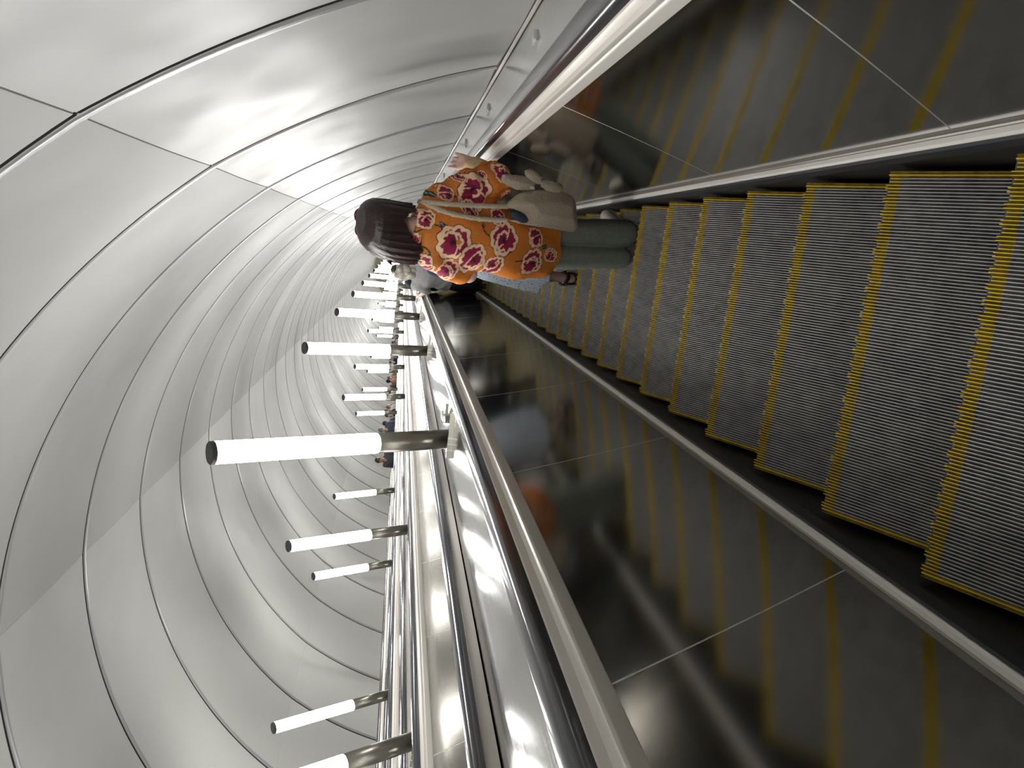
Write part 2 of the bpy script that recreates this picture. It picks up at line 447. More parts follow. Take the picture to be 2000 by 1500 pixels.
def stud_mesh():
    m = MB(); m.box(-0.022, 0.022, -0.03, 0.03, 0, 0.022, 0); m.box(-0.012, 0.030, -0.024, 0.024, 0.020, 0.03, 0)
    return m.mesh('deck_stud', M_WHITE if False else simple('cast steel stud', (0.8, 0.79, 0.76, 1), 0.4, 0.3))
STUD = stud_mesh()
for k in range(-1, 16):
    o = link('deck_stud', STUD); o.location = W(0.978, 1.575 + 1.70 * k, 0.870); o.rotation_euler = (-math.pi / 6, 0, math.radians(90))
    o.rotation_mode = 'XYZ'
    o.rotation_euler = (Matrix.Rotation(-math.pi / 6, 3, 'X') @ Matrix.Rotation(0.35, 3, 'Z')).to_euler()
    lab = 'steel stud on the right deck, %s from the top of the picture' % ['first', 'second', 'third', 'fourth', 'fifth'][k] if 0 <= k < 5 else 'tiny far steel stud on the right deck' if k >= 5 else 'steel stud on the right deck above the picture edge'
    tag(o, lab, 'deck stud', 'studs on the right deck')
sp = empty('loudspeaker', W(-1.01, 3.62, 0.889), 0, 'small flat loudspeaker with a perforated front beside the closest lamp', 'loudspeaker')
sp.rotation_euler = (-math.pi / 6, 0, math.radians(8))
m = MB(); m.box(-0.06, 0.075, 0.0, 0.012, 0.0, 0.022); m.box(0.072, 0.075, 0, 0.10, 0.012, 0.022); link('case', m.mesh('case', M_POLE), sp)
m = MB()
for i in range(9):
    for j in range(3): m.box(-0.055 + i * 0.0135, -0.047 + i * 0.0135, -0.004, 0.008, 0.024 + j * 0.008, 0.0295 + j * 0.008)
link('grille', m.mesh('grille', M_CAP), sp)

#PEOPLE#
# ------------------------------------------------------------------ smooth bodies from distance fields
class Field:
    def __init__(s, lo, hi, h):
        s.h = h; s.lo = np.array(lo, float) - 2 * h
        s.n = np.ceil((np.array(hi, float) + 2 * h - s.lo) / h).astype(int) + 1
        s.ax = [s.lo[i] + h * np.arange(s.n[i]) for i in range(3)]
        s.D = np.full(s.n, 0.2, dtype=np.float64)
    def grid(s, lo, hi):
        sl = tuple(slice(max(0, int((lo[i] - s.lo[i]) / s.h)), max(1, min(s.n[i], int((hi[i] - s.lo[i]) / s.h) + 2))) for i in range(3))
        X, Y, Z = np.meshgrid(s.ax[0][sl[0]], s.ax[1][sl[1]], s.ax[2][sl[2]], indexing='ij'); return sl, X, Y, Z
    def put(s, d, sl, k=0.0, cut=False):
        o = s.D[sl]
        if cut: s.D[sl] = np.maximum(o, -d); return
        if k > 0:
            t = np.clip(0.5 + 0.5 * (o - d) / k, 0, 1); s.D[sl] = o * (1 - t) + d * t - k * t * (1 - t)
        else: s.D[sl] = np.minimum(o, d)
    def cap(s, a, b, ra, rb, k=0.02, flat=1.0, cut=False):
        a = np.array(a, float); b = np.array(b, float); r = max(ra, rb) + k + 2 * s.h
        sl, X, Y, Z = s.grid(np.minimum(a, b) - r, np.maximum(a, b) + r)
        ab = b - a; t = ((X - a[0]) * ab[0] + (Y - a[1]) * ab[1] + (Z - a[2]) * ab[2]) / max(1e-9, ab @ ab); t = np.clip(t, 0, 1)
        dx, dy, dz = X - a[0] - t * ab[0], Y - a[1] - t * ab[1], Z - a[2] - t * ab[2]
        s.put(np.sqrt(dx * dx + dy * dy + (dz / flat) ** 2) - (ra + (rb - ra) * t), sl, k, cut)
    def chain(s, pts, k=0.015):
        for (a, ra), (b, rb) in zip(pts[:-1], pts[1:]): s.cap(a, b, ra, rb, k)
    def ell(s, c, r, k=0.02, rot=None, cut=False):
        c = np.array(c, float); m = max(r) + k + 2 * s.h
        sl, X, Y, Z = s.grid(c - m, c + m)
        P = np.stack([X - c[0], Y - c[1], Z - c[2]], -1)
        if rot is not None: P = P @ np.array(rot)
        r = np.array(r, float); q = np.sqrt(((P / r) ** 2).sum(-1)); g = np.sqrt(((P / r ** 2) ** 2).sum(-1)) + 1e-9
        s.put(q * (q - 1) / g, sl, k, cut)
    def loft(s, rows, k=0.02, bottom=None, top=None, fold=None, p=2.0):
        """rows of (z, cx, cy, rx, ry), from low to high"""
        R = np.array(sorted(rows), float); z0, z1 = R[0, 0], R[-1, 0]
        mx = np.array([(R[:, 1] + R[:, 3]).max(), (R[:, 2] + R[:, 4]).max(), z1]) + k + 3 * s.h
        mn = np.array([(R[:, 1] - R[:, 3]).min(), (R[:, 2] - R[:, 4]).min(), z0]) - k - 3 * s.h
        sl, X, Y, Z = s.grid(mn, mx)
        f = [np.interp(Z, R[:, 0], R[:, i]) for i in range(1, 5)]
        x, y = np.abs(X - f[0]) / f[2], np.abs(Y - f[1]) / f[3]
        d = ((x ** p + y ** p) ** (1 / p) - 1) * np.minimum(f[2], f[3])
        if fold is not None: d = d + fold(X, Y, Z)
        d = np.maximum(d, (Z - z1) if top is None else (Z - top(X, Y)))
        d = np.maximum(d, (z0 - Z) if bottom is None else (bottom(X, Y) - Z))
        s.put(d, sl, k)
    def poly(s, pts, y, half, rnd, k=0.0, slope=0.0):
        """prism over an (x, z) outline standing at depth y"""
        P = np.array(pts, float)
        lo = np.array([P[:, 0].min(), y - half, P[:, 1].min()]) - rnd - 3 * s.h - abs(slope); hi = np.array([P[:, 0].max(), y + half, P[:, 1].max()]) + rnd + 3 * s.h + abs(slope)
        sl, X, Y, Z = s.grid(lo, hi); d = np.full(X.shape, 1e9); ins = np.zeros(X.shape, bool)
        for i in range(len(P)):
            a, b = P[i], P[(i + 1) % len(P)]; e = b - a
            t = np.clip(((X - a[0]) * e[0] + (Z - a[1]) * e[1]) / (e @ e), 0, 1)
            d = np.minimum(d, (X - a[0] - t * e[0]) ** 2 + (Z - a[1] - t * e[1]) ** 2)
            c = ((a[1] <= Z) != (b[1] <= Z)) & (X < (b[0] - a[0]) * (Z - a[1]) / (b[1] - a[1] + 1e-12) + a[0]); ins ^= c
        d = np.sqrt(d) * np.where(ins, -1, 1) + rnd
        pil = half * np.clip(0.35 + 0.65 * np.clip(-d / 0.05, 0, 1), 0.35, 1)
        dy = np.abs(Y - y) - pil + rnd
        s.put(np.minimum(np.maximum(d, dy), 0) + np.sqrt(np.maximum(d, 0) ** 2 + np.maximum(dy, 0) ** 2) - rnd, sl, k)
    def surf(s):
        D = s.D; nx, ny, nz = D.shape
        ins = D < 0
        c = [D[i:nx - 1 + i, j:ny - 1 + j, l:nz - 1 + l] for i in (0, 1) for j in (0, 1) for l in (0, 1)]
        cs = sum((q < 0).astype(np.int8) for q in c); act = (cs > 0) & (cs < 8)
        idx = np.full(act.shape, -1, dtype=np.int64); I = np.argwhere(act); idx[act] = np.arange(len(I))
        val = np.stack([q[act] for q in c], 1); off = np.array([(i, j, l) for i in (0, 1) for j in (0, 1) for l in (0, 1)], float)
        acc = np.zeros((len(I), 3)); cnt = np.zeros(len(I))
        for a in range(8):
            for b in range(a + 1, 8):
                if abs(off[a] - off[b]).sum() != 1: continue
                va, vb = val[:, a], val[:, b]; m = (va < 0) != (vb < 0)
                t = np.where(m, va / np.where(m, va - vb, 1), 0)
                acc += np.where(m[:, None], off[a] + t[:, None] * (off[b] - off[a]), 0); cnt += m
        V = s.lo + (I + acc / cnt[:, None]) * s.h
        Q = []
        for ax in range(3):
            o1, o2 = [(1, 2), (2, 0), (0, 1)][ax]
            a = np.moveaxis(ins, ax, 0); ch = a[:-1] != a[1:]
            E = np.argwhere(np.moveaxis(ch, 0, ax)); sg = np.moveaxis(a[:-1], 0, ax)[tuple(E.T)]
            ok = (E[:, o1] > 0) & (E[:, o2] > 0) & (E[:, o1] < D.shape[o1] - 1) & (E[:, o2] < D.shape[o2] - 1); E = E[ok]; sg = sg[ok]
            d1 = np.zeros(3, int); d1[o1] = 1; d2 = np.zeros(3, int); d2[o2] = 1
            q = np.stack([idx[tuple((E - d1 - d2).T)], idx[tuple((E - d2).T)], idx[tuple(E.T)], idx[tuple((E - d1).T)]], 1)
            q[~sg] = q[~sg][:, ::-1]; Q.append(q)
        return V, np.concatenate(Q)
    def mesh(s, name, mat, extra=None, col=None):
        V, F = s.surf()
        if extra is not None:
            for v2, f2 in extra: F = np.concatenate([F, f2 + len(V)]); V = np.concatenate([V, v2])
        me = bpy.data.meshes.new(name)
        me.vertices.add(len(V)); me.vertices.foreach_set('co', V.astype(np.float32).ravel())
        me.loops.add(len(F) * 4); me.loops.foreach_set('vertex_index', F.astype(np.int32).ravel())
        me.polygons.add(len(F)); me.polygons.foreach_set('loop_start', np.arange(0, len(F) * 4, 4, dtype=np.int32))
        me.polygons.foreach_set('loop_total', np.full(len(F), 4, dtype=np.int32))
        me.update(calc_edges=True); me.validate()
        me.polygons.foreach_set('use_smooth', np.ones(len(me.polygons), dtype=bool))
        me.materials.append(mat)
        if col is not None:
            ca = me.color_attributes.new('print', 'FLOAT_COLOR', 'POINT')
            ca.data.foreach_set('color', col(V).astype(np.float32).ravel())
        return me

def mat_skin(name, col):
    t = NT(name).base(col, 0.5, 0.0, 0.4)
    t.b.inputs['Subsurface Weight'].default_value = 0.08; t.b.inputs['Subsurface Radius'].default_value = (0.01, 0.004, 0.002)
    v = t.coords(); t.l(t.ramp(t.noise(v, 30, 3), [(0.35, tuple(c * 0.86 for c in col[:3]) + (1,)), (0.65, col)]), t.b.inputs['Base Color'])
    return t.m
def mat_hair(name, a, b):
    t = NT(name).base(a, 0.38, 0.0, 0.5)
    v = t.coords((55, 55, 2.2)); f = t.noise(v, 1.6, 4, 0.6)
    t.l(t.ramp(f, [(0.35, a), (0.68, b)]), t.b.inputs['Base Color']); t.bump(f, 0.45, 0.006); return t.m
SKIN = mat_skin('fair skin', (0.68, 0.43, 0.36, 1))
SKIN2 = mat_skin('tanned skin', (0.44, 0.25, 0.175, 1))
EYE = simple('eyes and brows', (0.02, 0.014, 0.012, 1), 0.3)

def hand(F, wrist, fwd, side, up, sc=1.0, curl=0.5, thumb=1.0, r=0.0085):
    """palm, four unequal bent fingers and a thumb rooted at the side of the palm; side points to the thumb"""
    f, s_, u = [np.array(v, float) / np.linalg.norm(v) for v in (fwd, side, up)]; wv = np.array(wrist, float); q = sc
    P = lambda a, b, c: wv + q * (a * f + b * s_ + c * u)
    F.cap(P(-0.02, 0, 0), P(0.02, 0, 0), 0.026 * q, 0.028 * q, 0.01)
    for b in (-0.030, -0.011, 0.010, 0.029): F.cap(P(0.015, b * 0.6, 0), P(0.085, b, 0.002), 0.016 * q, 0.0125 * q, 0.014)
    for b, ln, tw, cu in ((0.029, 0.070, 0.06, 0.35), (0.010, 0.080, 0.0, 1.0), (-0.010, 0.073, -0.05, 1.2), (-0.029, 0.056, -0.14, 0.9)):
        c = curl * cu; p = P(0.084, b, 0.0); a = 0.0; prev = p; rr = r * q
        for j, part in enumerate((0.45, 0.32, 0.23)):
            a += c * (0.75 if j else 0.5)
            d = f * math.cos(a) - u * math.sin(a) + s_ * tw * (1 if j == 0 else 0.6); nx = prev + q * ln * part * d / np.linalg.norm(d)
            F.cap(prev, nx, rr, rr * 0.92, 0.004); rr *= 0.92; prev = nx
    t0, t1, t2, t3 = P(0.018, 0.022, -0.004), P(0.046, 0.046, -0.012), P(0.070, 0.058, -0.02 * thumb - 0.006), P(0.090, 0.056, -0.034 * thumb)
    F.cap(t0, t1, 0.016 * q, 0.0125 * q, 0.012); F.cap(t1, t2, 0.0115 * q, 0.010 * q, 0.004); F.cap(t2, t3, 0.010 * q, 0.0085 * q, 0.004)

def head(F, c, k=1.0, yaw=0.0, tilt=0.0):
    """skull, jaw, nose, lips, ears; faces +Y turned left by yaw"""
    cy, sy = math.cos(yaw), math.sin(yaw); c = np.array(c, float)
    L = lambda x, y, z: c + k * np.array([x * cy - y * sy, x * sy + y * cy, z])
    R = np.array([[cy, -sy, 0], [sy, cy, 0], [0, 0, 1]])
    F.ell(L(0, -0.008, 0.022), (0.074 * k, 0.092 * k, 0.093 * k), 0.02, R)
    F.ell(L(0, 0.022, -0.045), (0.058 * k, 0.066 * k, 0.074 * k), 0.03, R)
    F.ell(L(0, 0.062, -0.097), (0.024 * k, 0.022 * k, 0.02 * k), 0.03, R)
    F.cap(L(0, 0.088, 0.005), L(0, 0.106, -0.032), 0.009 * k, 0.014 * k, 0.012)
    F.ell(L(0, 0.088, -0.064), (0.024 * k, 0.010 * k, 0.009 * k), 0.006, R)
    for s_ in (-1, 1):
        F.ell(L(s_ * 0.076, -0.01, -0.012), (0.011 * k, 0.02 * k, 0.032 * k), 0.006, R)
        F.ell(L(s_ * 0.03, 0.089, 0.006), (0.015 * k, 0.010 * k, 0.010 * k), 0.002, R, cut=True)
        F.ell(L(s_ * 0.03, 0.078, 0.005), (0.012 * k, 0.012 * k, 0.011 * k), 0.0, R)
    return L, R
def eyes(root, L, R, k):
    m = Field(L(0, 0.08, 0) - 0.09, L(0, 0.08, 0) + 0.09, 0.006)
    for s_ in (-1, 1):
        m.ell(L(s_ * 0.03, 0.087, 0.005), (0.010 * k, 0.006 * k, 0.007 * k), 0, R)
        m.cap(L(s_ * 0.018, 0.092, 0.026), L(s_ * 0.046, 0.086, 0.026), 0.004, 0.0035, 0)
    return link('eyes_and_brows', m.mesh('eyes', EYE), root)

def person(loc, rz, label, H=1.70, top=(0.5, 0.5, 0.5), legs=(0.05, 0.055, 0.07), hair=((0.02, 0.014, 0.01), (0.05, 0.035, 0.025)), hair_kind='short', sleeve=0.5,
           arms='down', res=0.012, build=1.0, beard=False, cap_hat=None, skirt=None, skin=None, yaw=0.0, shoes=(0.02, 0.02, 0.02), group='people riding the far escalator', pattern=None, socks=None, sw=1.0):
    """a standing person facing +Y"""
    k = H / 1.70; sk = skin or SKIN
    root = empty('person', loc, rz, label, 'person', group)
    V = lambda x, y, z: (x * k, y * k, z * k)
    F = Field(V(-0.42, -0.25, -0.01), V(0.42, 0.55, 1.76), res)
    L, R = head(F, V(0, 0.01, 1.585), k * 1.02, yaw)
    F.cap(V(0, -0.015, 1.40), V(0, 0.0, 1.53), 0.056 * k, 0.05 * k, 0.03)
    F.loft([tuple(c * k for c in r) for r in ((0.86, 0, 0, .155, .105), (0.95, 0, 0, .16, .105), (1.07, 0, 0, .128, .09), (1.25, 0, 0.005, .15, .105), (1.36, 0, 0, .15, .09), (1.43, 0, -0.01, .09, .065))], 0.03)
    A = {}
    for s_ in (-1, 1):
        sh = V(s_ * 0.175 * sw, -0.01, 1.375)
        mode = arms if isinstance(arms, str) else arms[0 if s_ < 0 else 1]
        el, wr, fw, upv = {'down': (V(s_ * 0.225, -0.02, 1.10), V(s_ * 0.235, 0.05, 0.86), (0, 0.1, -1), (s_, 0, 0)),
                           'rail': (V(s_ * 0.25, 0.06, 1.13), V(s_ * 0.36, 0.30, 1.10), (0.1 * s_, 1, -0.1), (0, 0, 1)),
                           'phone': (V(s_ * 0.22, 0.04, 1.10), V(s_ * 0.10, 0.26, 1.22), (-0.3 * s_, 0.6, 0.6), (0, -0.7, 0.7)),
                           'hug': (V(s_ * 0.15, 0.09, 1.14), V(s_ * 0.05, 0.25, 1.16), (-1 * s_, 0.5, 0.1), (0, 1, 0.2)),
                           'chest': (V(s_ * 0.24, 0.02, 1.12), V(s_ * 0.04, 0.20, 1.18), (-1 * s_, 0.3, 0.2), (0, 1, 0.2))}[mode]
        A[s_] = (sh, el, wr)
        F.cap(sh, el, 0.047 * k * build, 0.038 * k, 0.03); F.cap(el, wr, 0.037 * k, 0.026 * k, 0.015)
        f = np.array(fw, float); u = np.array(upv, float); sd = np.cross(f, u) * (-s_ if mode != 'down' else 1)
        if mode == 'down': sd = np.array([0, 1.0, 0])
        if mode in ('rail',): sd = np.array([-s_, 0, 0.0])
        hand(F, wr, f, sd, u, k, 0.55 if mode != 'down' else 0.45, r=max(0.0085, res * 0.8))
        hp, kn, an = V(s_ * 0.085, 0, 0.88), V(s_ * 0.092, 0.015, 0.47), V(s_ * 0.095, -0.01, 0.09)
        F.cap(hp, kn, 0.085 * k, 0.056 * k, 0.03); F.cap(kn, an, 0.056 * k, 0.036 * k, 0.02); F.cap(V(s_ * .095, -.02, .04), V(s_ * .105, .14, .03), .036 * k, .03 * k, .02)
    link('body', F.mesh('body', sk), root)
    if not skirt or True: eyes(root, L, R, k)
    # hair
    hm = mat_hair('hair', tuple(hair[0]) + (1,), tuple(hair[1]) + (1,))
    F = Field(L(0, 0, 0) - np.array([.2, .2, .42]), L(0, 0, 0) + np.array([.2, .2, .2]), res)
    if hair_kind != 'bald':
        F.ell(L(0, -0.014, 0.036), (0.086 * k, 0.102 * k, 0.094 * k), 0.0, R)
        F.ell(L(0, 0.12, -0.03), (0.075 * k, 0.10 * k, 0.085 * k), 0, R, cut=True)
        if hair_kind == 'long':
            F.loft([(L(0, 0, 0)[2] + z * k, L(0, -0.045, 0)[0], L(0, -0.045, 0)[1], rx * k, ry * k) for z, rx, ry in ((-0.30, .09, .035), (-0.2, .115, .055), (-0.05, .10, .07), (0.05, .085, .07))], 0.02)
        if hair_kind == 'curly':
            rnd = random.Random(3)
            for i in range(46):
                a = rnd.uniform(0, 2 * math.pi); zz = rnd.uniform(-0.13, 0.11); rad = 0.082 * math.sqrt(max(0.1, 1 - (zz / 0.16) ** 2))
                if math.sin(a) > 0.55 and zz < 0.05: continue
                F.ell(L(rad * math.cos(a), -0.015 + rad * 1.1 * math.sin(a), zz + 0.01), (0.036 * k, 0.036 * k, 0.045 * k), 0.01)
        link('hair', F.mesh('hair', hm), root)
    if beard:
        F = Field(L(0, 0, 0) - 0.2, L(0, 0, 0) + 0.2, res); F.ell(L(0, 0.034, -0.075), (0.062 * k, 0.064 * k, 0.052 * k), 0, R); F.ell(L(0, 0.10, -0.028), (0.03, 0.03, 0.036), 0, R, cut=True)
        link('beard', F.mesh('beard', hm), root)
    if cap_hat:
        F = Field(L(0, 0, 0) - 0.25, L(0, 0, 0) + 0.25, res); F.ell(L(0, -0.01, 0.062), (0.092 * k, 0.106 * k, 0.085 * k), 0, R); F.ell(L(0, 0.0, -0.03), (0.2, 0.2, 0.075), 0, cut=True); F.ell(L(0, 0.12, 0.05), (0.07 * k, 0.075 * k, 0.012), 0.01, R)
        link('cap', F.mesh('cap', mat_fabric('cap cloth', tuple(cap_hat) + (1,))), root)
    # clothes
    tm = pattern or mat_fabric('top cloth', tuple(top) + (1,), fold=0.4)
    F = Field(V(-0.42, -0.25, 0.7), V(0.42, 0.5, 1.5), res)
    fold = lambda X, Y, Z: 0.006 * np.sin(26 * X + 9 * np.sin(6 * Z)) * np.clip((1.25 * k - Z) * 3, 0, 1)
    F.loft([tuple(c * k * (build if i in (3, 4) else 1) for i, c in enumerate(r)) for r in ((0.84, 0, 0, .182, .135), (0.95, 0, 0, .178, .128), (1.08, 0, 0, .155, .118), (1.25, 0, 0.005, .172, .126), (1.36, 0, 0, .172, .108), (1.44, 0, -0.01, .10, .08))], 0.02, fold=fold)
    F.ell(L(0, 0.03, -0.17), (0.05 * k, 0.05 * k, 0.06 * k), 0, cut=True)
    for s_ in (-1, 1):
        sh, el, wr = [np.array(q) for q in A[s_]]
        F.cap(sh, sh + (el - sh) * min(1, sleeve * 2), 0.064 * k * build, 0.055 * k, 0.03)
        if sleeve > 0.5: F.cap(el, el + (wr - el) * (sleeve * 2 - 1), 0.055 * k, 0.042 * k, 0.015)
    link('top', F.mesh('top', tm), root)
    lm = mat_fabric('trouser cloth', tuple(legs) + (1,), fold=0.3)
    if skirt:
        F = Field(V(-0.35, -0.3, 0.2), V(0.35, 0.3, 1.1), res); z1 = skirt[0]
        fl = lambda X, Y, Z: 0.012 * np.sin(9 * np.arctan2(Y, X)) * np.clip((0.95 * k - Z) * 2, 0, 1)
        F.loft([tuple(c * k for c in r) for r in ((z1, 0, 0, .235, .19), (0.70, 0, 0, .205, .16), (0.92, 0, 0, .178, .128), (1.06, 0, 0, .14, .10))], 0.0, fold=fl)
        link('skirt', F.mesh('skirt', skirt[1]), root)
    else:
        F = Field(V(-0.3, -0.25, -0.01), V(0.3, 0.3, 1.05), res)
        F.loft([tuple(c * k for c in r) for r in ((0.84, 0, 0, .172, .122), (0.95, 0, 0, .165, .115), (1.02, 0, 0, .15, .105))], 0.02)
        for s_ in (-1, 1):
            F.loft([(z * k, s_ * x * k, y * k, rx * k, ry * k) for z, x, y, rx, ry in ((0.05, .098, -.01, .062, .07), (0.3, .095, 0, .064, .07), (0.5, .092, .01, .074, .08), (0.75, .088, 0, .09, .1), (0.9, .082, 0, .095, .115))], 0.015, fold=lambda X, Y, Z: 0.004 * np.sin(40 * Z + 12 * X))
        link('trousers', F.mesh('trousers', lm), root)
    if shoes is not None:
        sm = simple('shoe', tuple(shoes) + (1,), 0.5)
        for s_ in (-1, 1):
            F = Field(V(s_ * .1 - .08, -.1, -.0), V(s_ * .1 + .08, .24, .14), min(res, 0.01))
            F.cap(V(s_ * .095, -.03, .045), V(s_ * .108, .15, .035), .046 * k, .042 * k, .02); F.cap(V(s_ * .095, -.02, .05), V(s_ * .095, -.01, .085), .044 * k, .044 * k, .02)
            sl, X, Y, Z = F.grid(F.lo, F.lo + F.n * F.h); F.D[sl] = np.maximum(F.D[sl], 0.003 - Z)
            link('shoe', F.mesh('shoe', sm), root)
    return root, A, L, k

def tread(y):
    """height of the tread under y on the near escalator"""
    kk = math.ceil(y / 0.4 - 1e-6); return -kk * HSTEP

# ------------------------------------------------------------------ the person in the orange flowered tunic
OX, OY = 0.22, 2.70; OZ = tread(OY)
ORANGE, CREAM, CRIM, PLUM, TEAL, STEM = [np.array(c) for c in (srgb(210, 124, 50), srgb(246, 208, 166), srgb(150, 36, 74), srgb(56, 22, 44), srgb(28, 66, 72), srgb(62, 56, 50))]
FLOWERS = [(-.06, 1.345, .112), (-.009, 1.05, .104), (-.131, 1.216, .092), (-.16, 1.071, .07), (.022, .845, .068), (-.108, .834, .086), (-.06, .711, .05), (.206, 1.247, .112), (.035, 1.508, .062), (-.075, 1.558, .045), (-.189, 1.479, .06), (-.205, 1.329, .07), (-.223, 1.44, .045), (.176, 1.404, .05), (.325, 1.092, .058), (.114, 1.271, .066), (.269, 1.326, .032), (.215, 1.023, .045), (.10, 1.09, .06), (.30, 1.20, .03)]
LEAVES = [(.288, 1.215, .042, 1.3), (.013, 1.414, .034, 0.9), (.165, 1.478, .036, 1.2), (-.155, 1.46, .03, 0.3), (.05, 1.19, .018, 0.4), (-.02, .77, .03, 2.0)]
STEMS = [((.011, 1.492), (-.03, 1.40), .02), ((.05, 1.20), (0.0, 1.12), -.02), ((-.04, 1.56), (.0, 1.50), .0), ((-.101, 1.52), (-.15, 1.45), .02), ((-.09, 1.28), (-.07, 1.24), 0), ((.11, 1.40), (.17, 1.35), .01), ((-.09, 1.02), (-.05, .97), 0), ((-.12, .95), (-.11, .90), 0)]
def paint(V):
    C = np.tile(ORANGE, (len(V), 1)).astype(float)
    x, z = V[:, 0].copy(), V[:, 2].copy(); front = V[:, 1] > 0.02
    x = np.where(front, -x + 0.07, x); z = np.where(front, z + 0.09, z)
    rnd = random.Random(11)
    def put(m, c): C[m] = c
    for a, b, bend in STEMS:
        a = np.array(a); b = np.array(b); e = b - a; t = ((x - a[0]) * e[0] + (z - a[1]) * e[1]) / (e @ e)
        nrm = np.array([-e[1], e[0]]) / np.linalg.norm(e); dd = (x - a[0]) * nrm[0] + (z - a[1]) * nrm[1] - bend * 4 * t * (1 - t)
        put((t > 0) & (t < 1) & (np.abs(dd) < 0.004), STEM)
    for lx, lz, ln, an in LEAVES:
        u = ((x - lx) * math.cos(an) + (z - lz) * math.sin(an)) / ln; v = (-(x - lx) * math.sin(an) + (z - lz) * math.cos(an)) / (ln * 0.42)
        wv = (1 - u * u) * (1 + 0.16 * np.sin(22 * u)); put((np.abs(u) < 1) & (np.abs(v) < wv), TEAL); put((np.abs(u) < 0.9) & (np.abs(v) < 0.10), CREAM * 0.7)
    for i, (fx, fz, R) in enumerate(FLOWERS):
        R *= 0.92; ph = rnd.uniform(0, 6.28); ox, oz = rnd.uniform(-.2, .2) * R, rnd.uniform(-.2, .2) * R; sq = rnd.uniform(0.82, 1.0); an = rnd.uniform(0, 3.14)
        def polar(cx, cz, q=1.0):
            dx, dz = x - cx, z - cz; u = dx * math.cos(an) + dz * math.sin(an); v = (-dx * math.sin(an) + dz * math.cos(an)) / q
            return np.hypot(u, v) / R, np.arctan2(v, u)
        r, f = polar(fx, fz, sq)
        lob = lambda n, a, p: a * np.abs(np.sin(n * f / 2 + p))
        edge = 0.80 + 0.11 * np.abs(np.sin(4.5 * f + ph)) + lob(4, .12, ph)
        put(r < edge * 1.05, CRIM * 0.62); put(r < edge * 1.0, CREAM)
        put(r < edge * (0.70 + 0.10 * np.abs(np.sin(6 * f + 2 * ph))), CRIM)
        r2, f2 = polar(fx + ox, fz + oz, sq * 0.9)
        e2 = 0.56 + 0.09 * np.abs(np.sin(3.5 * f2 + ph))
        half = np.sin(f2 - ph) > -0.45
        put(half & (r2 < e2), CREAM); put(half & (r2 < e2 * (0.66 + 0.12 * np.abs(np.sin(4.5 * f2)))), CRIM * 0.9)
        # a pale fold across the bloom, then the dotted heart
        v = ((x - fx) * math.sin(ph) + (z - fz) * math.cos(ph)) / R; u = ((x - fx) * math.cos(ph) - (z - fz) * math.sin(ph)) / R
        put((np.abs(v + 0.35 * u * u - 0.12) < 0.055 * (1 - u * u)) & (np.abs(u) < 0.8), CREAM)
        r3, f3 = polar(fx + ox * 0.6, fz + oz * 0.6)
        put(r3 < 0.20 + 0.04 * np.sin(9 * f3), PLUM); put((r3 > 0.09) & (r3 < 0.18) & (np.sin(14 * f3) > 0.45), CRIM * 1.2)
        if i % 3 == 0: put(np.hypot(x - fx - ox * 1.6, z - fz + oz) < 0.14 * R, ORANGE * 1.15)
    C[:, 3] = 1
    return C
def mat_print():
    t = NT('flowered viscose').base((1, 1, 1, 1), 0.62, 0.0, 0.3)
    a = t.n('ShaderNodeAttribute', attribute_name='print'); t.l(a.outputs['Color'], t.b.inputs['Base Color'])
    p = t.bump(t.noise(t.coords((7, 7, 3.2), (0, 0.35, 0)), 2.0, 4, 0.55), 0.55, 0.03); t.bump(t.noise(t.coords(), 500, 2), 0.08, 0.002, p); return t.m

